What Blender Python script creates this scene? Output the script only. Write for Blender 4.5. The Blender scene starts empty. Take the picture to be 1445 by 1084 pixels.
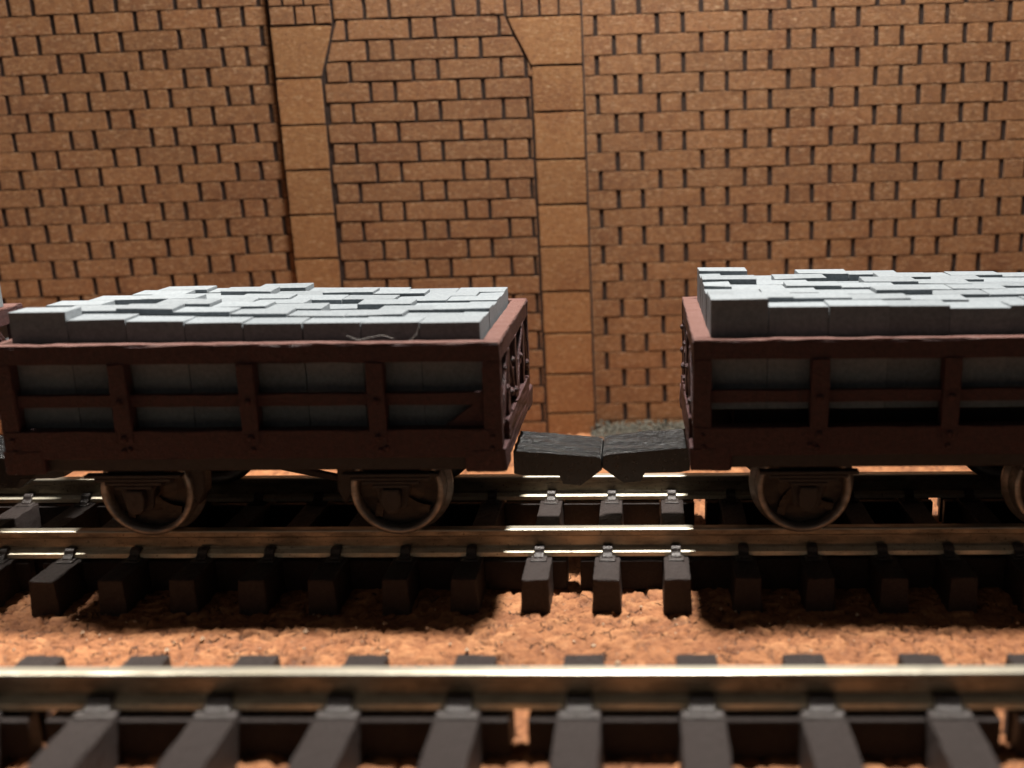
import bpy, bmesh, math, random
import numpy as np
from mathutils import Matrix, Vector

S = 0.001                      # everything below is written in millimetres
rng = random.Random(11)
scene = bpy.context.scene
COL = scene.collection

# ------------------------------------------------------------------ camera
cam_d = bpy.data.cameras.new('camera')
cam = bpy.data.objects.new('camera', cam_d)
COL.objects.link(cam)
scene.camera = cam
R = ((0.9997, 0.0080, -0.0227), (0.0201, 0.2422, 0.9700), (-0.0133, 0.9702, -0.2419))
right = Vector((R[0][0], R[1][0], R[2][0])); up = Vector((R[0][1], R[1][1], R[2][1])); fwd = Vector((R[0][2], R[1][2], R[2][2]))
fwd.normalize(); right = (right - fwd * right.dot(fwd)).normalized(); up = right.cross(fwd)
cam.matrix_world = Matrix(((right.x, up.x, -fwd.x, 3.77 * S), (right.y, up.y, -fwd.y, -93.81 * S),
                           (right.z, up.z, -fwd.z, 38.0 * S), (0, 0, 0, 1)))
cam_d.sensor_width = 36.0
cam_d.lens = 36.0 * 1450 / 1445
cam_d.shift_x = (722.5 - 870.0) / 1445
cam_d.clip_start = 0.005
cam_d.clip_end = 5.0
cam_d.dof.use_dof = True
cam_d.dof.focus_distance = 0.110
cam_d.dof.aperture_fstop = 23.5

# ------------------------------------------------------------------ light
world = bpy.data.worlds.new('World'); scene.world = world; world.use_nodes = True
bg = world.node_tree.nodes['Background']
bg.inputs['Color'].default_value = (1.0, 0.90, 0.84, 1)
bg.inputs['Strength'].default_value = 0.032


def lamp(name, loc, aim, radius, power, color):
    d = bpy.data.lights.new(name, 'AREA'); d.shape = 'DISK'; d.size = 2 * radius * S; d.energy = power; d.color = color
    o = bpy.data.objects.new(name, d); COL.objects.link(o)
    o.location = Vector(loc) * S
    o.rotation_euler = (Vector(aim) - Vector(loc)).to_track_quat('-Z', 'Y').to_euler()
    return o


lamp('layout_lamp', (4, 32, 175), (4, 10, 0), 9, 1.0, (1.0, 0.94, 0.86))
sd = bpy.data.lights.new('spot_lamp', 'SPOT'); sd.energy = 1.6; sd.color = (1.0, 0.92, 0.82); sd.shadow_soft_size = 7 * S
sd.spot_size = math.radians(38); sd.spot_blend = 0.5
so_ = bpy.data.objects.new('spot_lamp', sd); COL.objects.link(so_)
so_.location = Vector((-120, 32, 175)) * S
so_.rotation_euler = (Vector((-82, 8, 0)) - Vector((-120, 32, 175))).to_track_quat('-Z', 'Y').to_euler()
lamp('front_fill', (-160, -190, 330), (-10, 30, 15), 60, 0.020, (1.0, 0.84, 0.66))  # added weak warm fill from front left to lift the wall, no actual fitting

scene.view_settings.view_transform = 'Standard'
scene.view_settings.look = 'None'
scene.view_settings.exposure = 0.0
scene.view_settings.gamma = 1.0
scene.render.engine = 'CYCLES'
scene.cycles.max_bounces = 6
scene.cycles.use_denoising = True


# ------------------------------------------------------------------ materials
def new_mat(name):
    m = bpy.data.materials.new(name); m.use_nodes = True
    nt = m.node_tree
    return m, nt, nt.nodes['Principled BSDF']


def pos_mm(nt, scale=(1, 1, 1)):
    g = nt.nodes.new('ShaderNodeNewGeometry')
    v = nt.nodes.new('ShaderNodeVectorMath'); v.operation = 'MULTIPLY'
    v.inputs[1].default_value = [1000 * c for c in scale]
    nt.links.new(g.outputs['Position'], v.inputs[0])
    return v.outputs[0]


def noise(nt, vec, scale, detail=4, rough=0.55, dist=0.0):
    n = nt.nodes.new('ShaderNodeTexNoise'); n.inputs['Scale'].default_value = scale
    n.inputs['Detail'].default_value = detail; n.inputs['Roughness'].default_value = rough
    n.inputs['Distortion'].default_value = dist
    nt.links.new(vec, n.inputs['Vector'])
    return n.outputs['Fac']


def ramp(nt, fac, stops):
    r = nt.nodes.new('ShaderNodeValToRGB')
    while len(r.color_ramp.elements) < len(stops):
        r.color_ramp.elements.new(0.5)
    for e, (p, c) in zip(r.color_ramp.elements, stops):
        e.position = p; e.color = c if len(c) == 4 else (*c, 1)
    nt.links.new(fac, r.inputs['Fac'])
    return r.outputs['Color']


def mix(nt, a, b, fac, mode='MIX'):
    n = nt.nodes.new('ShaderNodeMix'); n.data_type = 'RGBA'; n.blend_type = mode
    for sock, v in ((n.inputs[6], a), (n.inputs[7], b), (n.inputs[0], fac)):
        if hasattr(v, 'links'):
            nt.links.new(v, sock)
        else:
            sock.default_value = v if not isinstance(v, tuple) else (*v, 1)
    return n.outputs[2]


def bump(nt, bsdf, height, dist, strength=1.0):
    b = nt.nodes.new('ShaderNodeBump'); b.inputs['Distance'].default_value = dist * S
    b.inputs['Strength'].default_value = strength
    nt.links.new(height, b.inputs['Height']); nt.links.new(b.outputs['Normal'], bsdf.inputs['Normal'])


def grey(v):
    return (v, v, v)


def mdf(name, base, dark, fleck):
    m, nt, b = new_mat(name)
    p = pos_mm(nt); pf = pos_mm(nt, (1, 1, 2.2))
    oi = nt.nodes.new('ShaderNodeObjectInfo')
    body = ramp(nt, noise(nt, p, 1.5, 8, 0.72), [(0.34, dark), (0.64, base)])
    blot = ramp(nt, noise(nt, p, 0.16, 3, 0.5), [(0.30, (0.72, 0.58, 0.50)), (0.5, (1, 1, 1))])
    c = mix(nt, body, blot, 0.5, 'MULTIPLY')
    var = ramp(nt, oi.outputs['Random'], [(0, grey(0.88)), (1, grey(1.06))])
    c = mix(nt, c, var, 1.0, 'MULTIPLY')
    for rz, sx, off in ((0.5, 1.0, 0), (-0.65, 0.9, 37), (0.1, 1.2, 71)):      # chips of fibre lying in three directions
        mp = nt.nodes.new('ShaderNodeMapping'); mp.inputs['Rotation'].default_value = (0, rz, 0)
        mp.inputs['Location'].default_value = (off, 0, off); mp.inputs['Scale'].default_value = (sx, 1, 4.5)
        nt.links.new(p, mp.inputs['Vector'])
        fl = ramp(nt, noise(nt, mp.outputs[0], 1.15, 3, 0.55, 0.6), [(0.61, grey(0)), (0.70, grey(0.75))])
        c = mix(nt, c, fleck, fl)
    pit = ramp(nt, noise(nt, p, 2.6, 3, 0.6), [(0.30, grey(0.8)), (0.40, grey(0))])
    c = mix(nt, c, (0.075, 0.032, 0.015), pit)
    nt.links.new(c, b.inputs['Base Color'])
    b.inputs['Roughness'].default_value = 0.72
    b.inputs['Specular IOR Level'].default_value = 0.35
    bump(nt, b, noise(nt, pf, 2.4, 6, 0.7, 0.8), 0.24, 0.8)
    return m


M_BRICK = mdf('fibreboard_brick', (0.29, 0.130, 0.047), (0.185, 0.078, 0.027), (0.50, 0.32, 0.18))
M_STONE = mdf('fibreboard_stone', (0.345, 0.158, 0.053), (0.235, 0.100, 0.032), (0.52, 0.33, 0.17))

M_CHAR, nt, b = new_mat('charred_joint')
nt.links.new(ramp(nt, noise(nt, pos_mm(nt), 1.4, 4), [(0.3, (0.014, 0.007, 0.005)), (0.7, (0.042, 0.019, 0.011))]), b.inputs['Base Color'])
b.inputs['Roughness'].default_value = 0.9
bump(nt, b, noise(nt, pos_mm(nt), 3, 4), 0.1)

M_CORK, nt, b = new_mat('cork')
p = pos_mm(nt)
at = nt.nodes.new('ShaderNodeAttribute'); at.attribute_name = 'cell'
c = ramp(nt, at.outputs['Fac'], [(0, (0.24, 0.100, 0.044)), (0.5, (0.315, 0.136, 0.058)), (1, (0.39, 0.185, 0.084))])
c = mix(nt, c, ramp(nt, noise(nt, p, 1.6, 5, 0.65), [(0.32, (0.62, 0.52, 0.46)), (0.6, (1.05, 1.03, 1.0))]), 1.0, 'MULTIPLY')
at2 = nt.nodes.new('ShaderNodeAttribute'); at2.attribute_name = 'crack'
c = mix(nt, c, (0.06, 0.026, 0.016), at2.outputs['Fac'])
soot = ramp(nt, noise(nt, p, 1.3, 4, 0.7), [(0.60, grey(0)), (0.70, grey(0.55))])
c = mix(nt, c, (0.10, 0.075, 0.055), soot)
wp = nt.nodes.new('ShaderNodeVectorMath'); wp.operation = 'ADD'
wn = nt.nodes.new('ShaderNodeTexNoise'); wn.inputs['Scale'].default_value = 0.9; wn.inputs['Detail'].default_value = 3
nt.links.new(p, wn.inputs['Vector'])
nt.links.new(p, wp.inputs[0]); nt.links.new(wn.outputs['Color'], wp.inputs[1])
vo = nt.nodes.new('ShaderNodeTexVoronoi'); vo.feature = 'DISTANCE_TO_EDGE'; vo.inputs['Scale'].default_value = 0.62
nt.links.new(wp.outputs[0], vo.inputs['Vector'])
edge = ramp(nt, vo.outputs['Distance'], [(0.0, grey(1)), (0.055, grey(0))])
patch = ramp(nt, noise(nt, p, 0.55, 3, 0.6), [(0.50, grey(0)), (0.60, grey(1))])
fine = mix(nt, edge, patch, 1.0, 'MULTIPLY')
c = mix(nt, c, (0.045, 0.020, 0.012), fine)
nt.links.new(c, b.inputs['Base Color']); b.inputs['Roughness'].default_value = 0.75
b.inputs['Specular IOR Level'].default_value = 0.3
hh = mix(nt, noise(nt, p, 1.6, 5, 0.62), (0, 0, 0), fine)
bump(nt, b, hh, 0.26, 1.0)


def plastic(name, ca, cb, rough, scale=2.0, bd=0.05, spec=0.45, dust=None, dustlo=0.58):
    m, nt, b = new_mat(name)
    p = pos_mm(nt)
    n = noise(nt, p, scale, 5, 0.65)
    c = ramp(nt, n, [(0.3, ca), (0.7, cb)])
    if dust:
        d = ramp(nt, noise(nt, p, scale * 2.3, 4, 0.7), [(dustlo, grey(0)), (dustlo + 0.12, grey(0.7))])
        c = mix(nt, c, dust, d)
    nt.links.new(c, b.inputs['Base Color'])
    nt.links.new(ramp(nt, noise(nt, p, scale * 1.7, 3), [(0.3, grey(rough - 0.1)), (0.7, grey(rough + 0.15))]), b.inputs['Roughness'])
    b.inputs['Specular IOR Level'].default_value = spec
    bump(nt, b, noise(nt, p, scale * 2.5, 5, 0.7), bd)
    return m


M_SLEEPER = plastic('sleeper_plastic', (0.020, 0.013, 0.012), (0.038, 0.027, 0.024), 0.48, 2.6, 0.20, 0.42, (0.15, 0.12, 0.11), 0.63)
M_CHAIRS = plastic('chair_plastic', (0.028, 0.021, 0.020), (0.05, 0.04, 0.036), 0.32, 3.0, 0.08, 0.6)
M_RED = plastic('oxide_red_paint', (0.026, 0.010, 0.012), (0.074, 0.024, 0.025), 0.46, 2.0, 0.26, 0.5, (0.19, 0.115, 0.105), 0.63)
M_RIM = plastic('dusty_highlight_red', (0.13, 0.05, 0.042), (0.27, 0.135, 0.112), 0.42, 4.5, 0.30, 0.5, (0.55, 0.38, 0.33), 0.54)  # dusty red, lightened to paint in a highlight along the rim
M_UNDER = plastic('underframe_black', (0.014, 0.011, 0.010), (0.030, 0.022, 0.020), 0.5, 2.0, 0.08, 0.4)
M_BLACK = plastic('coupling_plastic', (0.006, 0.0065, 0.007), (0.014, 0.015, 0.016), 0.32, 1.3, 0.05, 0.4)
M_CRUMB = plastic('crumb', (0.30, 0.17, 0.09), (0.65, 0.50, 0.36), 0.7, 0.7, 0.05, 0.3)
M_GRIT = plastic('grey_green_grit', (0.045, 0.043, 0.034), (0.14, 0.13, 0.105), 0.8, 1.6, 0.05, 0.2)
M_LINT = plastic('lint', (0.6, 0.58, 0.55), (0.7, 0.68, 0.65), 0.6, 1.0, 0.0, 0.3)

# coupling top: scuffed streaks along x
M_SCUFF, nt, b = new_mat('scuffed_coupling')
ps = pos_mm(nt, (0.28, 2.6, 1.2))
n = noise(nt, ps, 1.8, 6, 0.7, 1.4)
nt.links.new(ramp(nt, n, [(0.50, (0.008, 0.009, 0.010)), (0.68, (0.105, 0.107, 0.108))]), b.inputs['Base Color'])
b.inputs['Roughness'].default_value = 0.26
b.inputs['Specular IOR Level'].default_value = 0.6
bump(nt, b, n, 0.35)

# slab: grey resin with fine print layers
M_SLAB, nt, b = new_mat('grey_slab')
p = pos_mm(nt)
oi = nt.nodes.new('ShaderNodeObjectInfo')
c = ramp(nt, noise(nt, p, 2.6, 8, 0.75), [(0.36, (0.152, 0.176, 0.196)), (0.64, (0.235, 0.264, 0.287))])
c = mix(nt, c, ramp(nt, oi.outputs['Random'], [(0, grey(0.82)), (1, grey(1.05))]), 1.0, 'MULTIPLY')
nt.links.new(c, b.inputs['Base Color'])
b.inputs['Roughness'].default_value = 0.62; b.inputs['Specular IOR Level'].default_value = 0.4
lay = nt.nodes.new('ShaderNodeTexWave'); lay.bands_direction = 'Z'; lay.inputs['Scale'].default_value = 3.2
lay.inputs['Distortion'].default_value = 1.2; lay.inputs['Detail'].default_value = 2
nt.links.new(p, lay.inputs['Vector'])
h = mix(nt, lay.outputs['Color'], noise(nt, p, 4.0, 6, 0.75), 0.72)
bump(nt, b, h, 0.13)


def metal(name, ca, cb, lo, hi, scale, bd, metallic=1.0, pitc=None):
    m, nt, b = new_mat(name)
    p = pos_mm(nt, (0.35, 1, 1))
    n = noise(nt, p, scale, 5, 0.65)
    c = ramp(nt, n, [(0.35, ca), (0.65, cb)])
    if pitc:
        c = mix(nt, c, pitc, ramp(nt, noise(nt, pos_mm(nt), scale * 4, 3, 0.6), [(0.62, grey(0)), (0.68, grey(0.85))]))
    nt.links.new(c, b.inputs['Base Color'])
    nt.links.new(ramp(nt, n, [(0.3, grey(hi)), (0.7, grey(lo))]), b.inputs['Roughness'])
    b.inputs['Metallic'].default_value = metallic
    bump(nt, b, noise(nt, p, scale * 3, 4, 0.6), bd)
    return m


M_HEAD = metal('nickel_silver', (0.46, 0.42, 0.33), (0.64, 0.60, 0.50), 0.32, 0.50, 0.9, 0.03, 0.8)
M_WEB = metal('tarnished_rail', (0.18, 0.145, 0.105), (0.37, 0.315, 0.235), 0.38, 0.6, 0.8, 0.04, 0.75, (0.05, 0.035, 0.02))
M_FOOT = metal('rail_foot_metal', (0.56, 0.51, 0.39), (0.78, 0.74, 0.60), 0.36, 0.55, 1.1, 0.05, 0.55, (0.12, 0.09, 0.05))
M_TYRE = metal('bronzed_tyre', (0.15, 0.14, 0.13), (0.30, 0.28, 0.26), 0.28, 0.55, 1.2, 0.03, 0.7)
M_WHEEL = metal('wheel_centre', (0.018, 0.014, 0.012), (0.045, 0.034, 0.027), 0.4, 0.6, 1.5, 0.05, 0.5)


# ------------------------------------------------------------------ mesh helpers
class MB:
    """collects verts (mm) and faces of one mesh object"""
    def __init__(self):
        self.v = []; self.f = []; self.m = []

    def add(self, verts, faces, mat=0):
        o = len(self.v)
        self.v += [tuple(x) for x in verts]
        for f in faces:
            self.f.append([o + i for i in f]); self.m.append(mat)
        return self

    def box(self, x0, x1, y0, y1, z0, z1, mat=0):
        v = [(x, y, z) for z in (z0, z1) for y in (y0, y1) for x in (x0, x1)]
        return self.add(v, [(0, 2, 3, 1), (4, 5, 7, 6), (0, 1, 5, 4), (2, 6, 7, 3), (0, 4, 6, 2), (1, 3, 7, 5)], mat)

    def bar(self, a, bb, w, h, mat=0):
        """square bar from a to bb, w across (in y for bars in xz), h thick"""
        a, bb = Vector(a), Vector(bb); d = (bb - a).normalized()
        ref = Vector((0, 1, 0)) if abs(d.y) < 0.9 else Vector((1, 0, 0))
        s = d.cross(ref).normalized() * h / 2; t = ref * w / 2
        v = [q + i * s + j * t for q in (a, bb) for i, j in ((-1, -1), (1, -1), (1, 1), (-1, 1))]
        return self.add(v, [(0, 3, 2, 1), (4, 5, 6, 7), (0, 1, 5, 4), (1, 2, 6, 5), (2, 3, 7, 6), (3, 0, 4, 7)], mat)

    def prism_y(self, poly, y0, y1, mat=0, y1mat=None):
        n = len(poly)
        v = [(x, y0, z) for x, z in poly] + [(x, y1, z) for x, z in poly]
        f = [tuple(range(n)), tuple(reversed(range(n, 2 * n)))] + [(i, n + i, n + (i + 1) % n, (i + 1) % n) for i in range(n)]
        return self.add(v, f, mat)

    def lathe_y(self, prof, seg=48, cx=0, cz=0, mat=0, a0=0.0):
        """prof: list of (r, y); spun about the y axis through (cx, cz)"""
        n = len(prof); v = []; f = []
        for i in range(seg):
            a = a0 + 2 * math.pi * i / seg
            v += [(cx + r * math.cos(a), y, cz + r * math.sin(a)) for r, y in prof]
        for i in range(seg):
            j = (i + 1) % seg
            for k in range(n - 1):
                f.append((i * n + k, i * n + k + 1, j * n + k + 1, j * n + k))
        return self.add(v, f, mat)

    def mesh(self, name, mats, bevel=0.0, jitter=0.0, smooth=False, seed=0, seg=1):
        bm = bmesh.new()
        r = random.Random(seed)
        vs = [bm.verts.new((x + r.uniform(-jitter, jitter), y + r.uniform(-jitter, jitter), z + r.uniform(-jitter, jitter))) for x, y, z in self.v]
        for f, mi in zip(self.f, self.m):
            try:
                fc = bm.faces.new([vs[i] for i in f]); fc.material_index = mi; fc.smooth = smooth
            except ValueError:
                pass
        bmesh.ops.recalc_face_normals(bm, faces=bm.faces)
        if bevel:
            ed = [e for e in bm.edges if len(e.link_faces) == 2 and e.calc_face_angle(0) > 0.6]
            bmesh.ops.bevel(bm, geom=ed, offset=bevel, segments=seg, affect='EDGES', profile=0.6, clamp_overlap=True)
        bmesh.ops.scale(bm, vec=(S, S, S), verts=bm.verts)
        me = bpy.data.meshes.new(name); bm.to_mesh(me); bm.free()
        for m in mats:
            me.materials.append(m)
        return me

    def build(self, name, mats, parent=None, loc=(0, 0, 0), **k):
        if not isinstance(mats, (list, tuple)):
            mats = [mats]
        return place(name, self.mesh(name, mats, **k), parent, loc)


def place(name, me, parent=None, loc=(0, 0, 0), rz=0.0):
    o = bpy.data.objects.new(name, me); COL.objects.link(o)
    o.location = Vector(loc) * S; o.rotation_euler = (0, 0, rz); o.parent = parent
    return o


def empty(name, loc=(0, 0, 0), rz=0.0):
    o = place(name, None, None, loc, rz); o.empty_display_size = 0.005
    return o


def tag(o, label, cat=None, group=None, kind=None):
    o['label'] = label
    if cat: o['category'] = cat
    if group: o['group'] = group
    if kind: o['kind'] = kind
    return o


def copy_tree(o, parent=None):
    c = o.copy(); COL.objects.link(c); c.parent = parent
    for ch in list(o.children):
        copy_tree(ch, c)
    return c


# ------------------------------------------------------------------ cork ground
GZ = -6.0


def axis(lo, hi, flo, fhi, fine, coarse):
    a = list(np.arange(flo, fhi, fine)); x = fhi; st = fine
    while x < hi:
        a.append(x); st = min(st * 1.25, coarse); x += st
    a.append(hi)
    x = flo; st = fine; pre = []
    while x > lo:
        st = min(st * 1.25, coarse); x -= st; pre.append(max(x, lo))
    return np.array(sorted(set(np.round(pre + a, 4))))


def cork():
    g = np.random.default_rng(5)
    xs = axis(-170, 160, -66, 52, 0.27, 3.0); ys = axis(-75, 75, -37, -2, 0.24, 1.5)
    X, Y = np.meshgrid(xs, ys)
    cw, ch = 1.75, 1.25
    nx, ny = int(340 / cw) + 4, int(155 / ch) + 4
    jx = g.random((ny, nx)); jy = g.random((ny, nx)); val = g.random((ny, nx)); tx = g.normal(0, 0.085, (ny, nx)); ty = g.normal(0, 0.085, (ny, nx))
    # warp so granules are not on a lattice
    wx = X + 0.5 * np.sin(Y * 1.7 + X * 0.6) + 0.25 * np.sin(X * 2.9 + 1.3)
    wy = Y + 0.4 * np.sin(X * 1.3 - Y * 0.8) + 0.2 * np.sin(Y * 3.7 + X * 1.1)
    ix = ((wx + 172) / cw).astype(int); iy = ((wy + 78) / ch).astype(int)
    F1 = np.full(X.shape, 99.); F2 = np.full(X.shape, 99.); cv = np.zeros(X.shape); hx = np.zeros(X.shape)
    for dy in (-1, 0, 1):
        for dx in (-1, 0, 1):
            a = np.clip(iy + dy, 0, ny - 1); c_ = np.clip(ix + dx, 0, nx - 1)
            px = (c_ + jx[a, c_]) * cw - 172; py = (a + jy[a, c_]) * ch - 78
            ex, ey = wx - px, wy - py
            d = np.hypot(ex, ey * 1.2)
            near = d < F1
            F2 = np.where(near, F1, np.minimum(F2, d)); 
            cv = np.where(near, val[a, c_], cv)
            hx = np.where(near, tx[a, c_] * ex + ty[a, c_] * ey, hx)
            F1 = np.where(near, d, F1)
    gap = F2 - F1
    low = 0.5 + 0.5 * np.sin(X * 0.31 + 1.7 * np.sin(Y * 0.27)) * np.sin(Y * 0.53 + 1.3 * np.sin(X * 0.19 + 2))
    e = np.clip(gap / 0.26, 0, 1); e = e * e * (3 - 2 * e)
    depth = 0.22 + 0.5 * low
    Z = GZ - depth * (1 - e) + (cv - 0.5) * 0.20 + hx + 0.10 * np.sin(X * 0.23 + Y * 0.4) + g.normal(0, 0.025, X.shape)
    crack = np.clip((1 - e) * (0.15 + 0.85 * low), 0, 1) ** 1.3
    Z = np.where((Y > -6.5) & (Y < 23.5), np.minimum(Z, GZ + 0.15), Z)
    n, m = X.shape
    v = np.stack([X, Y, Z], -1).reshape(-1, 3) * S
    i = np.arange((n - 1) * m).reshape(n - 1, m)[:, :-1].ravel()
    f = np.stack([i, i + 1, i + m + 1, i + m], -1)
    me = bpy.data.meshes.new('ground')
    me.vertices.add(len(v)); me.vertices.foreach_set('co', v.ravel())
    me.loops.add(f.size); me.loops.foreach_set('vertex_index', f.ravel())
    me.polygons.add(len(f)); me.polygons.foreach_set('loop_start', np.arange(0, f.size, 4)); me.polygons.foreach_set('loop_total', np.full(len(f), 4))
    me.update(); me.validate()
    for nm, arr in (('cell', cv), ('crack', crack)):
        at_ = me.attributes.new(nm, 'FLOAT', 'POINT'); at_.data.foreach_set('value', arr.ravel().astype(np.float32))
    me.polygons.foreach_set('use_smooth', np.ones(len(f), bool))
    me.materials.append(M_CORK)
    o = place('ground', me)
    tag(o, 'cracked orange cork sheet lying under both tracks', kind='structure')


cork()


# ------------------------------------------------------------------ brick walls
def clip_poly(poly, a, bb, c):
    """keep a*x + b*z <= c"""
    out = []
    for i in range(len(poly)):
        p, q = poly[i], poly[(i + 1) % len(poly)]
        dp, dq = a * p[0] + bb * p[1] - c, a * q[0] + bb * q[1] - c
        if dp <= 0: out.append(p)
        if dp * dq < 0:
            t = dp / (dp - dq); out.append((p[0] + t * (q[0] - p[0]), p[1] + t * (q[1] - p[1])))
    return out


def inset(poly, d):
    n = len(poly); cx = sum(p[0] for p in poly) / n; cz = sum(p[1] for p in poly) / n
    out = []
    for i in range(n):
        p0, p1, p2 = Vector(poly[i - 1]), Vector(poly[i]), Vector(poly[(i + 1) % n])
        e1 = (p1 - p0).normalized(); e2 = (p2 - p1).normalized()
        n1 = Vector((-e1.y, e1.x)); n2 = Vector((-e2.y, e2.x))
        bis = n1 + n2
        if bis.length < 1e-6: out.append(tuple(p1)); continue
        bis.normalize(); k = min(d / max(0.35, bis.dot(n1)), 3 * d)
        out.append(tuple(p1 + bis * k))
    return out


def area(poly):
    return 0.5 * sum(poly[i][0] * poly[(i + 1) % len(poly)][1] - poly[(i + 1) % len(poly)][0] * poly[i][1] for i in range(len(poly)))


def brick(name, poly, yf, parent, mat, gapx, gapz, depth=0.5):
    """one piece standing proud of the charred backing; poly counter-clockwise seen from the front, in (x, z)"""
    if area(poly) < 0.35: return
    cx = sum(p[0] for p in poly) / len(poly); cz = sum(p[1] for p in poly) / len(poly)
    # joint width differs across and along the course
    q = []
    for x, z in inset(poly, gapz):
        q.append((x + (-(gapx - gapz) if x > cx else (gapx - gapz)), z))
    if area(q) < 0.15: return
    # break each edge once so the outline is not ruler straight
    ring = []
    for i in range(len(q)):
        a, c = q[i], q[(i + 1) % len(q)]
        ring.append((a[0] + rng.uniform(-.05, .05), a[1] + rng.uniform(-.04, .04)))
        if math.dist(a, c) > 2.0:
            k = 2 if math.dist(a, c) > 4.5 else 1
            for t in range(1, k + 1):
                u = t / (k + 1) + rng.uniform(-.1, .1)
                ring.append((a[0] + (c[0] - a[0]) * u + rng.uniform(-.05, .05), a[1] + (c[1] - a[1]) * u + rng.uniform(-.05, .05)))
    n = len(ring)
    face = [(cx + (x - cx) * (1 - 0.06 / max(0.6, math.dist((x, z), (cx, cz)))), cz + (z - cz) * (1 - 0.06 / max(0.6, math.dist((x, z), (cx, cz))))) for x, z in ring]
    t1, t2, t3 = rng.uniform(-.006, .006), rng.uniform(-.005, .005), rng.uniform(-.015, .015)
    yy = lambda x, z: t3 + t1 * (x - cx) + t2 * (z - cz)
    v = [(x - cx, yy(x, z), z - cz) for x, z in face] + [(x - cx, yy(x, z) + 0.035, z - cz) for x, z in ring] + [(x - cx, depth, z - cz) for x, z in ring]
    f = [tuple(range(n))]; mats = [0]
    for i in range(n):
        j = (i + 1) % n
        f.append((i, n + i, n + j, j)); mats.append(0)
        f.append((n + i, 2 * n + i, 2 * n + j, n + j)); mats.append(1)
    me = bpy.data.meshes.new(name)
    me.from_pydata([(a * S, bb * S, c * S) for a, bb, c in v], [], f)
    me.materials.append(mat); me.materials.append(M_CHAR)
    me.polygons.foreach_set('material_index', mats)
    me.update()
    o = place(name, me, parent, (cx, yf, cz))
    return o


def course_bricks(x0, x1, centre, period, header):
    """Flemish bond: (xa, xb) pairs of one course; centre = a header's centre"""
    k0 = math.floor((x0 - centre) / period) - 1; out = []
    k = k0
    while True:
        h0 = centre + k * period - header / 2
        if h0 > x1: break
        for a, c in ((h0, h0 + header), (h0 + header, h0 + period)):
            a2, c2 = max(a, x0), min(c, x1)
            if c2 - a2 > 0.5: out.append((a2, c2))
        k += 1
    return out


def wall(label, ox, yf, ztop_line, course, period, header, centre_even, x0, x1, rot, rows, thick, gapx, gapz, regions=None):
    """local frame: origin at (ox, ., ztop_line); rotated in its own plane by rot"""
    root = empty('brick_wall', (ox, yf, 0))
    root.rotation_euler = (0, -rot, 0)
    tag(root, label, 'wall', 'brick patterned walls behind the track', 'thing')
    top = ztop_line + 5 * course
    bk = MB().box(x0 - ox, x1 - ox, 0.115, thick, GZ - 3.0, top)
    bk.build('backing_board', M_CHAR, root)
    for r in rows:
        z1 = ztop_line - r * course; z0 = z1 - course
        c = centre_even + (0 if r % 2 == 0 else period / 2)
        for a, e in course_bricks(x0, x1, c, period, header):
            pieces = [[(a, z0), (e, z0), (e, z1), (a, z1)]]
            if regions: pieces = regions(pieces[0], r)
            for pl in pieces:
                if len(pl) > 2:
                    brick('brick', [(x - ox, z) for x, z in pl], 0, root, M_BRICK, gapx, gapz)
    return root


wall('brown brick patterned wall left of the arched panel, behind the left wagon', -69.6, 52.4, 54.03, 2.564, 11.43, 3.34, -72.85,
     -101, -44.7, 0.026, range(-2, 23), 2.6, 0.33, 0.085)
wall('brown brick patterned wall right of the stone pillar, behind the right wagon', 27.5, 54.2, 53.40, 2.610, 11.93, 3.47, 9.2,
     -3.4, 68, 0.018, range(-2, 23), 2.6, 0.33, 0.085)

# the arched panel stands proud, with two columns of dressed stones
LX, RX = -38.7, -10.0


def mid_regions(poly, r):
    q = poly
    # left edge: x >= LX below 45.5, slanting to -36.5 at 52.25 ; right edge mirrored
    zc = 0.5 * (q[0][1] + q[2][1])
    if r < 0:
        q = clip_poly(q, -1, 0, 36.6); q = clip_poly(q, 1, 0, -13.1) if q else q
        return [q] if q else []
    if zc > 45.5:
        sl = (38.7 - 36.5) / (52.25 - 45.45)
        q = clip_poly(q, -1, sl, 38.7 + sl * 45.45)
        sr = (13.1 - 10.1) / (52.5 - 46.1)
        if q: q = clip_poly(q, 1, sr, -10.1 + sr * 46.1)
    else:
        q = clip_poly(q, -1, 0, -LX)
        if q: q = clip_poly(q, 1, 0, RX)
    return [q] if q else []


mid = wall('proud brick panel framed by two pillars of large dressed stones', -24, 52.0, 52.8, 2.712, 12.08, 3.4, -24.45,
           -45.2, -2.85, 0.015, range(-3, 22), 3.4, 0.27, 0.16, mid_regions)


def mid_piece(name, poly, mat=M_STONE, gx=0.15, gz=0.17):
    return brick(name, [(x + 24, z) for x, z in poly], -0.04, mid, mat, gx, gz)


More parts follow.
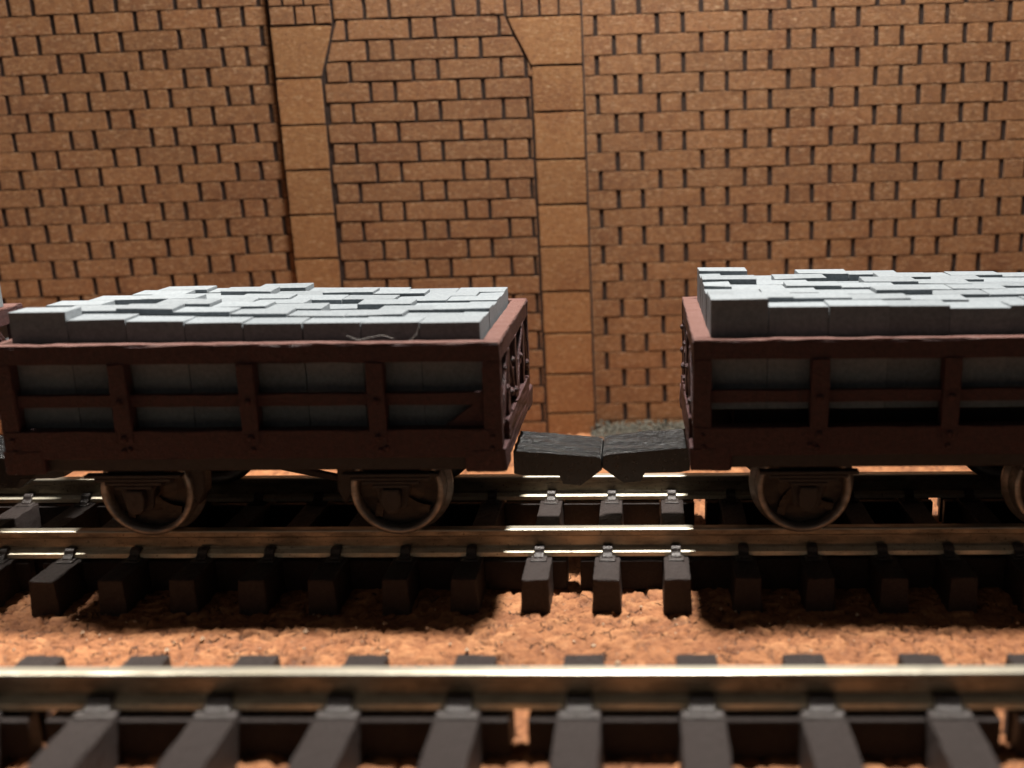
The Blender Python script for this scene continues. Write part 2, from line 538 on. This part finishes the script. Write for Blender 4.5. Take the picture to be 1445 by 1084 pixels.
zl = [52.25, 45.45, 39.2, 33.08, 26.9, 20.7, 14.5, 8.3, 2.1, -4.1, -8]
zr = [52.5, 46.08, 40.0, 33.6, 27.4, 21.5, 15.1, 9.0, 2.95, -2.95, -8]
mid_piece('stone', [(-45.2, zl[1]), (LX, zl[1]), (-36.5, zl[0]), (-45.2, zl[0])])
mid_piece('stone', [(RX - .1, zr[1]), (-2.9, zr[1]), (-2.9, zr[0]), (-13.1, zr[0])])
for i in range(1, 10):
    mid_piece('stone', [(-45.2, zl[i + 1]), (LX, zl[i + 1]), (LX, zl[i]), (-45.2, zl[i])])
    mid_piece('stone', [(RX, zr[i + 1]), (-2.9, zr[i + 1]), (-2.9, zr[i]), (RX, zr[i])])
for r_, (za, zb) in enumerate(((52.35, 54.75), (54.75, 57.3), (57.3, 60))):
    e = [-45.2, -41.65, -39.05, -36.6] if r_ % 2 == 0 else [-45.2, -43.2, -40.3, -36.6]
    for a, c in zip(e, e[1:]): mid_piece('brick', [(a, za), (c, za), (c, zb), (a, zb)], M_BRICK, .17, .12)
    e = [-13.1, -10.9, -8.5, -5.9, -2.9] if r_ % 2 == 0 else [-13.1, -9.6, -6.8, -2.9]
    for a, c in zip(e, e[1:]): mid_piece('brick', [(a, za + .15), (c, za + .15), (c, zb + .15), (a, zb + .15)], M_BRICK, .17, .12)


# ------------------------------------------------------------------ tracks
def rail_mesh(name, length):
    # profile in (y, z): head top at 0, foot bottom at -2.6
    prof = [(-.40, 0), (.40, 0), (.52, -.05), (.56, -.16), (.56, -.62), (.28, -.82), (.26, -1.75), (.42, -1.95), (1.08, -2.18), (1.10, -2.6),
            (-1.10, -2.6), (-1.08, -2.18), (-.42, -1.95), (-.26, -1.75), (-.28, -.82), (-.56, -.62), (-.56, -.16), (-.52, -.05)]
    n = len(prof)
    mb = MB(); v = []
    xs = (-length / 2, length / 2)
    for x in xs: v += [(x, y, z) for y, z in prof]
    o = len(mb.v); mb.v += v
    for i in range(n):
        j = (i + 1) % n
        zc = (prof[i][1] + prof[j][1]) / 2
        mat = 0 if zc > -.3 else (2 if zc < -1.9 else 1)
        mb.f.append([i, j, n + j, n + i]); mb.m.append(mat)
    mb.f += [list(range(n)), list(reversed(range(n, 2 * n)))]; mb.m += [1, 1]
    return mb.mesh(name, [M_HEAD, M_WEB, M_FOOT])


def chair_mesh(w, l):
    """spring-clip chair holding one side of the rail foot: outer side towards -y"""
    mb = MB()
    prof = [(-.62 * l, -2.72), (-.62 * l, -2.42), (-.15, -2.18), (.02, -1.78), (.40, -1.62), (.78, -1.70), (.84, -1.93), (.25, -2.05), (.05, -2.3), (.05, -2.72)]
    v = [(x, y, z) for x in (-w / 2, w / 2) for y, z in prof]
    n = len(prof)
    f = [tuple(range(n)), tuple(reversed(range(n, 2 * n)))] + [(i, (i + 1) % n, n + (i + 1) % n, n + i) for i in range(n)]
    mb.add(v, f)
    mb.box(-w * .8, w * .8, -1.15 * l, .05, -2.72, -2.52)
    return mb.mesh('rail_chair', [M_CHAIRS], bevel=0.07)


def track(label, y_near, gauge, spacing, phase, sl_w, y0, y1, x_lo, x_hi, chair_w, web_skip, web_y=(-1.25, 1.3), ztop=-2.68, zbot=-6.3):
    root = empty('railway_track', (0, y_near, GZ))
    tag(root, label, 'railway track', 'tracks on the cork')
    dz = -GZ
    length = x_hi - x_lo
    rm = rail_mesh('rail', length)
    for yr in (0, gauge):
        place('rail', rm, root, ((x_lo + x_hi) / 2, yr, dz))
    # three sleepers of slightly different shape, shared in turn
    yc = (y0 + y1) / 2 - y_near; hl = (y1 - y0) / 2
    slm = []
    for s in range(4):
        mb = MB(); t = 0.16
        zt, zb = ztop, zbot
        v = [(-sl_w / 2, -hl, zb), (sl_w / 2, -hl, zb), (sl_w / 2, hl, zb), (-sl_w / 2, hl, zb),
             (-sl_w / 2 + t, -hl + t, zt), (sl_w / 2 - t, -hl + t, zt), (sl_w / 2 - t, hl - t, zt), (-sl_w / 2 + t, hl - t, zt)]
        mb.add(v, [(0, 3, 2, 1), (4, 5, 6, 7), (0, 1, 5, 4), (1, 2, 6, 5), (2, 3, 7, 6), (3, 0, 4, 7)])
        me = mb.mesh('sleeper', [M_SLEEPER], bevel=0.14, jitter=0.05, seed=s + 3, seg=2)
        bm = bmesh.new(); bm.from_mesh(me)
        bmesh.ops.subdivide_edges(bm, edges=[e for e in bm.edges if e.calc_length() > 8 * S], cuts=40, use_grid_fill=True)
        bmesh.ops.subdivide_edges(bm, edges=[e for e in bm.edges if e.calc_length() > 1.5 * S], cuts=4, use_grid_fill=True)
        rj = random.Random(s)
        for v_ in bm.verts: v_.co += Vector([rj.uniform(-.035, .035) * S for _ in range(3)])
        bm.to_mesh(me); bm.free()
        slm.append(me)
    cm = chair_mesh(chair_w, 1.0)
    cmm = cm.copy()
    k = math.ceil((x_lo - phase) / spacing)
    i = 0
    hb = (spacing - sl_w) / 2 + .15
    wa, wb_ = web_y
    mk = lambda h, y_a, y_b, zt: MB().box(-h, h, y_a, y_b, -6.1, zt).mesh('web', [M_SLEEPER], bevel=0.1)
    webm, webm2 = mk(hb, wa, -.35, -3.0), mk(hb, .45, wb_, -3.1)
    webh, webh2 = mk(hb / 2 - .33, wa, -.35, -3.0), mk(hb / 2 - .33, .45, wb_, -3.1)
    while phase + k * spacing < x_hi:
        x = phase + k * spacing + rng.uniform(-.10, .10)
        sl = place('sleeper', slm[i % 4], root, (x, yc, dz), rng.uniform(-.012, .012))
        for yr in (0, gauge):
            place('rail_chair', cm, sl, (0, yr - yc - 1.10, 0))
            c2 = place('rail_chair', cm, sl, (0, yr - yc + 1.10, 0)); c2.rotation_euler = (0, 0, math.pi)
        xm = phase + (k + .5) * spacing
        for q, yr in enumerate((0, gauge)):
            for me, half in ((webm, webh), (webm2, webh2)):
                if (q, k) in web_skip:            # a bay with a slot left open in the moulded strip
                    gap_w = (spacing - sl_w) / 2 + .15
                    for sg in (-1, 1):
                        place('web', half, root, (xm + sg * (gap_w / 2 + .33), yr, dz))
                else:
                    place('web', me, root, (xm, yr, dz))
        k += 1; i += 1
    return root


track('track under the wagons on closely spaced dark brown sleepers', 0.62, 15.7, 6.66, 0.47, 2.75, -5.75, 22.6, -150, 92, 1.0, {(0, -1), (1, 1), (1, 5), (0, -9)})
track('foreground track with wider dark sleepers at the front edge', -26.7, -16.5, 8.74, -0.75, 3.5, -51.5, -19.45, -95, 80, 1.9, {(0, -1), (0, 3), (0, -5)}, (-1.85, 1.3))


# ------------------------------------------------------------------ wagons
HL, HW = 23.2, 12.2            # half length and half width of the body
RIM, SILL, BOT = 19.4, 11.45, 7.35
WB = (-11.9, 12.4)             # axle positions, local x


def wheel_meshes():
    # outer face towards -y; tread radius 4.5
    ty = MB().lathe_y([(3.82, -.35), (3.90, -1.28), (4.38, -1.32), (4.5, -1.2), (4.5, .15), (4.62, .42), (5.02, .62), (5.06, .9), (4.9, 1.05), (3.8, 1.05), (3.82, -.35)], 64)
    tyre = ty.mesh('tyre', [M_TYRE], smooth=False)
    for p_ in tyre.polygons: p_.use_smooth = True
    disc = MB().lathe_y([(.0, -.30), (1.3, -.30), (2.4, -.02), (3.86, -.10), (3.86, .8), (0, .8)], 40)
    # four raised curved webs in front of the disc
    for q in range(4):
        a = q * math.pi / 2 + .5
        pts = []
        for s_ in range(5):
            r_ = 1.1 + 2.5 * s_ / 4; aa = a + .22 * s_ / 4 * 2
            pts.append((r_ * math.cos(aa), -.35, r_ * math.sin(aa)))
        for p0, p1 in zip(pts, pts[1:]):
            disc.bar(p0, p1, .5, .75)
    dm = disc.mesh('wheel', [M_WHEEL])
    hub = MB().lathe_y([(0, -1.3), (.55, -1.28), (.8, -1.0), (.95, -.2)], 20).mesh('hub', [M_WHEEL], smooth=True)
    return tyre, dm, hub


TYRE, DISC, HUB = wheel_meshes()


def bolt_mesh(r):
    mb = MB()
    prof = [(r, 0), (r * .95, -r * .35), (r * .6, -r * .75), (0, -r * .85)]
    mb.lathe_y(prof, 8)
    return mb.mesh('bolt', [M_RED], smooth=True)


BOLT = bolt_mesh(.36); BOLT_S = bolt_mesh(.26)


def ragged(mb, mats, name, parent, loc=(0, 0, 0), cuts=6, amp=.07, seed=0, bevel=.1):
    """a part with slightly uneven, hand painted faces"""
    me = mb.mesh(name, mats, bevel=bevel, seed=seed, seg=2)
    bm = bmesh.new(); bm.from_mesh(me)
    long_e = [e for e in bm.edges if e.calc_length() > 3 * S]
    if long_e: bmesh.ops.subdivide_edges(bm, edges=long_e, cuts=cuts, use_grid_fill=True)
    r = random.Random(seed)
    for v in bm.verts:
        v.co += Vector((r.uniform(-amp, amp), r.uniform(-amp, amp), r.uniform(-amp, amp))) * S * .5
    bm.to_mesh(me); bm.free()
    return place(name, me, parent, loc)


def make_wagon():
    w = empty('open_wagon', (0, 0, 0))
    # rim: four rails round the top
    for s in (-1, 1):
        ragged(MB().box(-HL, HL, min(s * HW, s * (HW - 1.15)), max(s * HW, s * (HW - 1.15)), 17.75, RIM), [M_RIM if 0 else M_RED], 'top_rail', w, seed=3 + s, cuts=24, amp=.10)
        ragged(MB().box(min(s * HL, s * (HL - 1.7)), max(s * HL, s * (HL - 1.7)), -HW + 1.16, HW - 1.16, 17.72, RIM - .02), [M_RED], 'top_rail', w, seed=9 + s, cuts=14, amp=.10)
    # dusty capping strip on the rim, its pale tone painting in light caught along the edge
    for s in (-1, 1):
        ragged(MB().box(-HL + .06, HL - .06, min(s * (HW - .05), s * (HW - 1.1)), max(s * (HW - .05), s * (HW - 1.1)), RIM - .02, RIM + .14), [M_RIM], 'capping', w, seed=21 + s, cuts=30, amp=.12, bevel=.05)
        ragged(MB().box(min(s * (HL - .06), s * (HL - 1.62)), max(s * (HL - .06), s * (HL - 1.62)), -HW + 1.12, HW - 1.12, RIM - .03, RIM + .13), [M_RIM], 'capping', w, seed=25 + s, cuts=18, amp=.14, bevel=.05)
    for s in (-1, 1):
        # middle rail, posts with bolts, solebar
        yb = s * (HW - .40)
        y_in = s * (HW - 1.0)
        ragged(MB().box(-HL + .3, HL - .3, min(yb, y_in), max(yb, y_in), 13.65, 14.8), [M_RED], 'middle_rail', w, seed=31 + s, cuts=20, amp=.08)
        for x0, x1, k in ((-HL, -21.5, 0), (-12.6, -10.95, 1), (-.8, .8, 1), (10.95, 12.6, 1), (21.5, HL, 0)):
            yo = s * (HW - .02) if k == 0 else s * (HW + .12)
            yi = s * (HW - 1.2)
            x0b, x1b = (x0 + .02, x1 - .02)
            po = ragged(MB().box(x0b, x1b, min(yo, yi), max(yo, yi), SILL - (1.2 if k else .1), 17.78), [M_RED], 'post', w, seed=int(x0 * 7) + s, cuts=6, amp=.09)
            xm = (x0 + x1) / 2
            if k:
                for zb_ in (14.2, 10.75):
                    bo = place('bolt', BOLT, po, (xm, s * (HW + .11), zb_))
                    if s > 0: bo.rotation_euler = (0, 0, math.pi)
        for xb in (-20.6, -16.5, -8, 4.5, 8, 16.3, 20.4):
            pass
        so = ragged(MB().box(-HL + .05, HL - .05, min(s * (HW + .03), s * (HW - 1.3)), max(s * (HW + .03), s * (HW - 1.3)), 8.75, SILL), [M_RED], 'solebar', w, seed=41 + s, cuts=26, amp=.10)
        for xb, zb_ in ((-22.3, 10.6), (-22.2, 9.5), (-12.0, 9.55), (.1, 9.6), (11.9, 9.5), (22.2, 9.6), (22.3, 10.7), (-11.4, 9.7), (12.5, 9.7)):
            bo = place('bolt', BOLT_S, so, (xb, s * (HW + .02), zb_))
            if s > 0: bo.rotation_euler = (0, 0, math.pi)
        MB().box(-HL + 1.5, HL - 1.5, min(s * (HW - .55), s * (HW - 1.9)), max(s * (HW - .55), s * (HW - 1.9)), BOT + .05, 8.76).build('underframe_beam', M_UNDER, w, bevel=.1)
    MB().box(-HL + .4, HL - .4, -HW + 1.1, HW - 1.1, 9.2, 10.6).build('floor', M_UNDER, w)
    for s in (-1, 1):
        # headstock and end frame
        xa, xb = sorted((s * (HL + .25), s * (HL - 3.6)))
        for sy in (-1, 1):
            ya, yb_ = sorted((sy * (HW + .10), sy * (HW - 3.2)))
            ragged(MB().box(xa, xb, ya, yb_, BOT - .05, 9.6), [M_RED], 'headstock_end', w, seed=51 + s + sy, cuts=3, amp=.12, bevel=.25)
        xa, xb = sorted((s * (HL + .2), s * (HL - 1.3)))
        ragged(MB().box(xa, xb, -HW + 3.15, HW - 3.15, 7.9, SILL - .1), [M_RED], 'headstock', w, seed=57 + s, cuts=10, amp=.12)
        xe0, xe1 = sorted((s * (HL - .12), s * (HL - .95)))
        ef = ragged(MB().box(xe0, xe1, -HW + 1.15, HW - 1.15, 13.7, 14.8), [M_RED], 'end_rail', w, seed=61 + s, cuts=12, amp=.12)
        for yv in (-6.6, -.4, 6.2):
            a_, b_ = sorted((s * (HL + .05), s * (HL - .9)))
            ragged(MB().box(a_, b_, yv - .75, yv + .75, SILL - .4, 17.8), [M_RED], 'post', w, seed=int(70 + yv * 3) + s, cuts=5, amp=.14)
        for (ya, za, yb2, zb2) in ((-10.9, 11.6, -7.0, 17.6), (-6, 17.6, -1.0, 11.6), (.4, 11.6, 5.8, 17.6), (6.8, 17.6, 10.9, 11.6)):
            ragged(MB().bar((s * (HL - .35), ya, za), (s * (HL - .35), yb2, zb2), .8, .75), [M_RED], 'brace', w, seed=int(ya * 5 + 90) + s, cuts=4, amp=.14, bevel=.12)
        for (yk, zk, rk) in ((-9.6, 16.6, .42), (-8.2, 14.3, .5), (-5.2, 13.2, .55), (-3.4, 16.0, .4), (-2.0, 12.6, .5), (3, 15.0, .45), (8.5, 13.0, .5)):
            bo = place('bolt', BOLT, w, (s * (HL + .02), yk, zk)); bo.rotation_euler = (0, 0, s * math.pi / 2); bo.scale = (rk * 2.2,) * 3
    # running gear
    for x in WB:
        MB().lathe_y([(0, -HW + 1.6), (.75, -HW + 1.6), (.75, HW - 1.6), (0, HW - 1.6)], 14, x, 4.52).build('axle', M_WHEEL, w, smooth=True)
        for s in (-1, 1):
            wh = place('wheel', DISC, w, (x, s * 8.05, 4.52))
            if s > 0: wh.rotation_euler = (0, 0, math.pi)
            place('tyre', TYRE, wh); place('hub', HUB, wh)
            # axle guard: plate with sloping legs, axle box and leaf spring, in front of the wheel
            yo = s * (HW - 1.2); yi = s * (HW - 1.75)
            y0_, y1_ = sorted((yo, yi))
            gd = MB().prism_y([(x - 2.9, 7.5), (x + 2.9, 7.5), (x + 1.55, 5.2), (x + 1.25, 3.3), (x - 1.25, 3.3), (x - 1.55, 5.2)], y0_, y1_).build('axle_guard', M_UNDER, w, bevel=.1)
            ya, yb_ = sorted((s * (HW - .35), s * (HW - 1.7)))
            MB().prism_y([(x - .8, 5.5), (x + .8, 5.5), (x + .95, 4.6), (x + .8, 3.6), (x + .4, 3.1), (x - .4, 3.1), (x - .8, 3.6), (x - .95, 4.6)], ya, yb_).build('axle_box', M_UNDER, gd, bevel=.2, seg=2)
            sp = MB()
            for k in range(4):
                l = 4.6 - k * .95
                sp.box(x - l, x + l, min(s * (HW - .5), s * (HW - 1.5)), max(s * (HW - .5), s * (HW - 1.5)), 7.0 - k * .36 - .33, 7.0 - k * .36)
            sp.build('leaf_spring', M_UNDER, gd, bevel=.06)
    # couplings: blunt black blocks with a hooked lower jaw
    for s in (-1, 1):
        prof = [(-.2, 6.70), (.6, 6.66), (8.15, 6.02), (8.6, 5.85), (8.68, 5.5), (8.68, 4.5), (6.5, 2.92), (4.75, 3.08), (4.35, 3.95), (.8, 4.0), (-.2, 4.2)]
        den = []
        for (a0, c0), (a1, c1) in zip(prof, prof[1:] + prof[:1]):
            k_ = max(1, int(math.hypot(a1 - a0, c1 - c0) / .28))
            den += [(a0 + (a1 - a0) * t / k_, c0 + (c1 - c0) * t / k_) for t in range(k_)]
        r = random.Random(77 + s)
        mb = MB(); ny_ = 24; n_ = len(den); vv = []
        for iy in range(ny_ + 1):
            y_ = -3.8 + 6.9 * iy / ny_
            rim_ = .07 if iy in (0, ny_) else 0
            for a0, c0 in den:
                topv = c0 > 5.75
                lump = (.10 * math.sin(y_ * 2.3 + a0 * .7) + .05 * math.sin(y_ * 5.1 + 1.7 * a0)) if topv and 0 < iy < ny_ else 0
                vv.append((s * (HL + a0 - (rim_ if a0 > 8 else 0)), y_, c0 - rim_ * (1 if topv else -.6) + lump + r.uniform(-.03, .03) * (1 if topv else .2)))
        ff = [(i_ * n_ + k_, i_ * n_ + (k_ + 1) % n_, (i_ + 1) * n_ + (k_ + 1) % n_, (i_ + 1) * n_ + k_) for i_ in range(ny_) for k_ in range(n_)]
        ff += [tuple(range(n_)), tuple(reversed(range(ny_ * n_, (ny_ + 1) * n_)))]
        mb.add(vv, ff)
        for q_, f_ in enumerate(mb.f):
            if len(f_) == 4 and min(mb.v[i_][2] for i_ in f_) > 5.55 and s * mb.v[f_[0]][0] - HL < 8.45: mb.m[q_] = 1
        me = mb.mesh('coupling', [M_BLACK, M_SCUFF])
        place('coupling', me, w)
    return w


YC = 8.25
wagon = make_wagon()
wagon.location = Vector((-32.0, YC, 0)) * S
tag(wagon, 'dark red open wagon at the left carrying grey slabs, its right end visible', 'wagon', 'open wagons in the train')
wr = copy_tree(wagon); wr.location = Vector((31.75, YC, 0)) * S; wr.rotation_euler = (0, 0, math.pi)
tag(wr, 'dark red open wagon at the right carrying the taller grey slabs', 'wagon', 'open wagons in the train')
wl = copy_tree(wagon); wl.location = Vector((-89.6, YC, 0)) * S
tag(wl, 'third open wagon cut off by the left edge of the picture', 'wagon', 'open wagons in the train')
# brake gear hangs between the left wagon's wheels
bg_ = MB().prism_y([(-8.6, 7.4), (3.0, 7.4), (2.2, 5.6), (-1.4, 4.3), (-5.0, 4.6), (-7.6, 6.0)], -2.4, 2.0).build('brake_gear', M_UNDER, wagon, bevel=.2)
MB().bar((-8.0, -3.2, 6.6), (6.5, -3.2, 3.4), .6, .7).build('brake_lever', M_UNDER, bg_, bevel=.1)
for xs_ in (-7.0, 7.4):
    MB().prism_y([(xs_ - .8, 6.9), (xs_ + .8, 6.9), (xs_ + .6, 4.2), (xs_ - .2, 2.9), (xs_ - .9, 4.4)], -8.9, -7.2).build('brake_shoe', M_UNDER, bg_, bevel=.15)
# torn gusset in the lower corner of the left wagon only
MB().prism_y([(17.6, SILL), (21.5, SILL), (21.5, 14.2), (20.4, 13.6)], -HW + .5, -HW + 1.0).build('gusset', M_RED, wagon, bevel=.08)

# ------------------------------------------------------------------ slabs
ORD = ['first', 'second', 'third', 'fourth', 'fifth', 'sixth', 'seventh', 'eighth', 'ninth']
ROWN = ['front', 'second', 'third', 'middle', 'fifth', 'sixth', 'rear']


def slab_mesh(dx, dy, h, seed):
    mb = MB(); r = random.Random(seed)
    j = lambda a: r.uniform(-a, a)
    v = [(-dx / 2, -dy / 2, 0), (dx / 2, -dy / 2, 0), (dx / 2, dy / 2, 0), (-dx / 2, dy / 2, 0)]
    v += [(x + j(.04), y + j(.05), h + j(.06)) for x, y, _ in v]
    mb.add(v, [(0, 3, 2, 1), (4, 5, 6, 7), (0, 1, 5, 4), (1, 2, 6, 5), (2, 3, 7, 6), (3, 0, 4, 7)])
    me = mb.mesh('slab', [M_SLAB], bevel=.055, seed=seed, seg=2)
    return me


def load(x_left, x_right, cols, z_floor, height, keep, skip, wname, from_right, seed, fixed=None):
    r = random.Random(seed)
    cw = (x_right - x_left) / cols
    rows = 7; y0, y1 = -2.45, 18.4; dw = (y1 - y0) / rows
    for j in range(rows):
        off = r.uniform(-.5, .5)
        # every other row is shifted by about half a slab, like bonded brickwork
        ed = [x_left + k * cw + (off * .5 if 0 < k < cols else 0) for k in range(cols + 1)]
        if j % 2: ed = [x_left] + [x_left + (k + .5) * cw + off for k in range(cols)] + [x_right]
        m_ = len(ed) - 1
        for i in range(m_):
            u = (ed[i] + ed[i + 1]) / 2
            if not keep((u - x_left) / (x_right - x_left)) or (i, j) in skip: continue
            h = height((u - x_left) / (x_right - x_left), j / (rows - 1)) + r.choice([-.5, -.22, -.1, 0, 0, .05, .12, .3]) + r.uniform(-.05, .05)
            if fixed and (i, j) in fixed: h = fixed[(i, j)]
            wj = ed[i + 1] - ed[i] - .03 - r.uniform(0, .04); dj = dw - .02 - r.uniform(0, .05)
            o = place('slab', slab_mesh(wj, dj, h - z_floor, seed * 1000 + j * 40 + i), None,
                      (u, y0 + (j + .5) * dw + r.uniform(-.05, .05), z_floor), r.uniform(-.004, .004))
            n = m_ - 1 - i if from_right else i
            end = 'right' if from_right else 'left'
            row = {0: 'front row', 3: 'middle row', 6: 'rear row'}.get(j, ROWN[j] + ' row back')
            tag(o, f"grey slab, {ORD[n]} from the {end} end in the {row} of {wname}", 'slab', f'slabs loaded in {wname}', 'thing')


load(-53.8, -10.65, 8, 10.65, lambda u, t: 22.0 - 1.0 * u - .25 * t + .15, lambda u: True, {(0, 5), (1, 5), (0, 6), (0, 4), (0, 3)}, 'the left wagon', True, 4,
     {(7, 0): 21.12, (6, 0): 21.14, (5, 0): 21.12, (4, 0): 21.15, (3, 0): 21.28, (2, 0): 21.42, (1, 0): 21.65, (0, 0): 22.4})
load(10.15, 53.3, 8, 12.75, lambda u, t: 22.75 - .9 * u + .1 * t, lambda u: True, set(), 'the right wagon', False, 8,
     {(0, 0): 22.95, (1, 0): 22.2, (2, 0): 22.3, (3, 0): 22.25, (4, 0): 22.0, (3, 5): 21.9, (0, 6): 23.1})
load(-110.3, -67.2, 8, 10.65, lambda u, t: 22.4, lambda u: u > .6, set(), 'the third wagon', True, 6)

# packing boards that lift the right load off the wagon floor
tag(MB().box(12.5, 51.5, -1.2, 17.2, 10.62, 12.73).build('packing_board', M_UNDER, bevel=.1),
    'dark packing board under the slabs of the right wagon', 'board')

# ------------------------------------------------------------------ small debris
g = random.Random(3)
mb = MB()
for k in range(260):
    x = g.uniform(-62, 50); y = g.choice([g.uniform(-18.5, -3), g.uniform(-18.5, -3), g.uniform(0, 16)]); r_ = g.choice([.08, .10, .13, .19]) * g.uniform(.7, 1.3)
    z = GZ + .12 + r_ * .3
    c = Vector((x, y, z)); pts = []
    for d in ((1, 0, 0), (0, 1, 0), (-1, 0, 0), (0, -1, 0), (0, 0, 1), (0, 0, -1)):
        pts.append(c + Vector(d) * r_ * g.uniform(.5, 1.6))
    mb.add(pts, [(0, 1, 4), (1, 2, 4), (2, 3, 4), (3, 0, 4), (1, 0, 5), (2, 1, 5), (3, 2, 5), (0, 3, 5)])
tag(mb.build('crumbs', M_CRUMB), 'pale crumbs and dust scattered over the cork', 'crumbs', kind='stuff')


mb = MB()
for k in range(2600):
    x = g.uniform(-3.5, 52); t = abs(g.gauss(0, .45)); y = 53.6 - 4.5 * min(t, 1.3)
    z = GZ + 1.5 * max(0, 1 - t) * g.random() + .1; r_ = g.uniform(.16, .36)
    c = Vector((x, y, z))
    pts = [c + Vector(d) * r_ * g.uniform(.6, 1.4) for d in ((1, 0, 0), (0, 1, 0), (-1, 0, 0), (0, -1, 0), (0, 0, 1), (0, 0, -1))]
    mb.add(pts, [(0, 1, 4), (1, 2, 4), (2, 3, 4), (3, 0, 4), (1, 0, 5), (2, 1, 5), (3, 2, 5), (0, 3, 5)])
tag(mb.build('scatter_gravel', M_GRIT), 'grey green scatter grit along the foot of the right wall', 'grit', kind='stuff')


def fibre(pts, rad):
    mb = MB(); v = []; n = 5
    P = [Vector(p) for p in pts]
    fine = []
    for i in range(len(P) - 1):
        for t in range(5): fine.append(P[i].lerp(P[i + 1], t / 5))
    fine.append(P[-1])
    for i, q in enumerate(fine):
        d = (fine[min(i + 1, len(fine) - 1)] - fine[max(i - 1, 0)]).normalized()
        a = d.cross(Vector((0, 1, .2))).normalized(); c = d.cross(a)
        v += [q + rad * (a * math.cos(2 * math.pi * k / n) + c * math.sin(2 * math.pi * k / n)) for k in range(n)]
    f = [(i * n + k, i * n + (k + 1) % n, (i + 1) * n + (k + 1) % n, (i + 1) * n + k) for i in range(len(fine) - 1) for k in range(n)]
    return mb.add(v, f)


tag(fibre([(-22.6, -3.3, 20.1), (-21.6, -3.4, 19.75), (-20.6, -3.4, 19.95), (-19.4, -3.3, 20.15), (-18.4, -3.2, 19.8)], .013).build('lint_fibre', M_LINT, smooth=True),
    'thin pale fibre curled on the rim of the left wagon', 'fibre')
tag(fibre([(-16.1, -3.0, 20.9), (-16.3, -3.2, 20.3), (-16.7, -3.4, 19.8), (-17.0, -3.5, 19.6)], .013).build('lint_fibre', M_LINT, smooth=True),
    'thin pale fibre hanging in the slab gap of the left wagon', 'fibre')
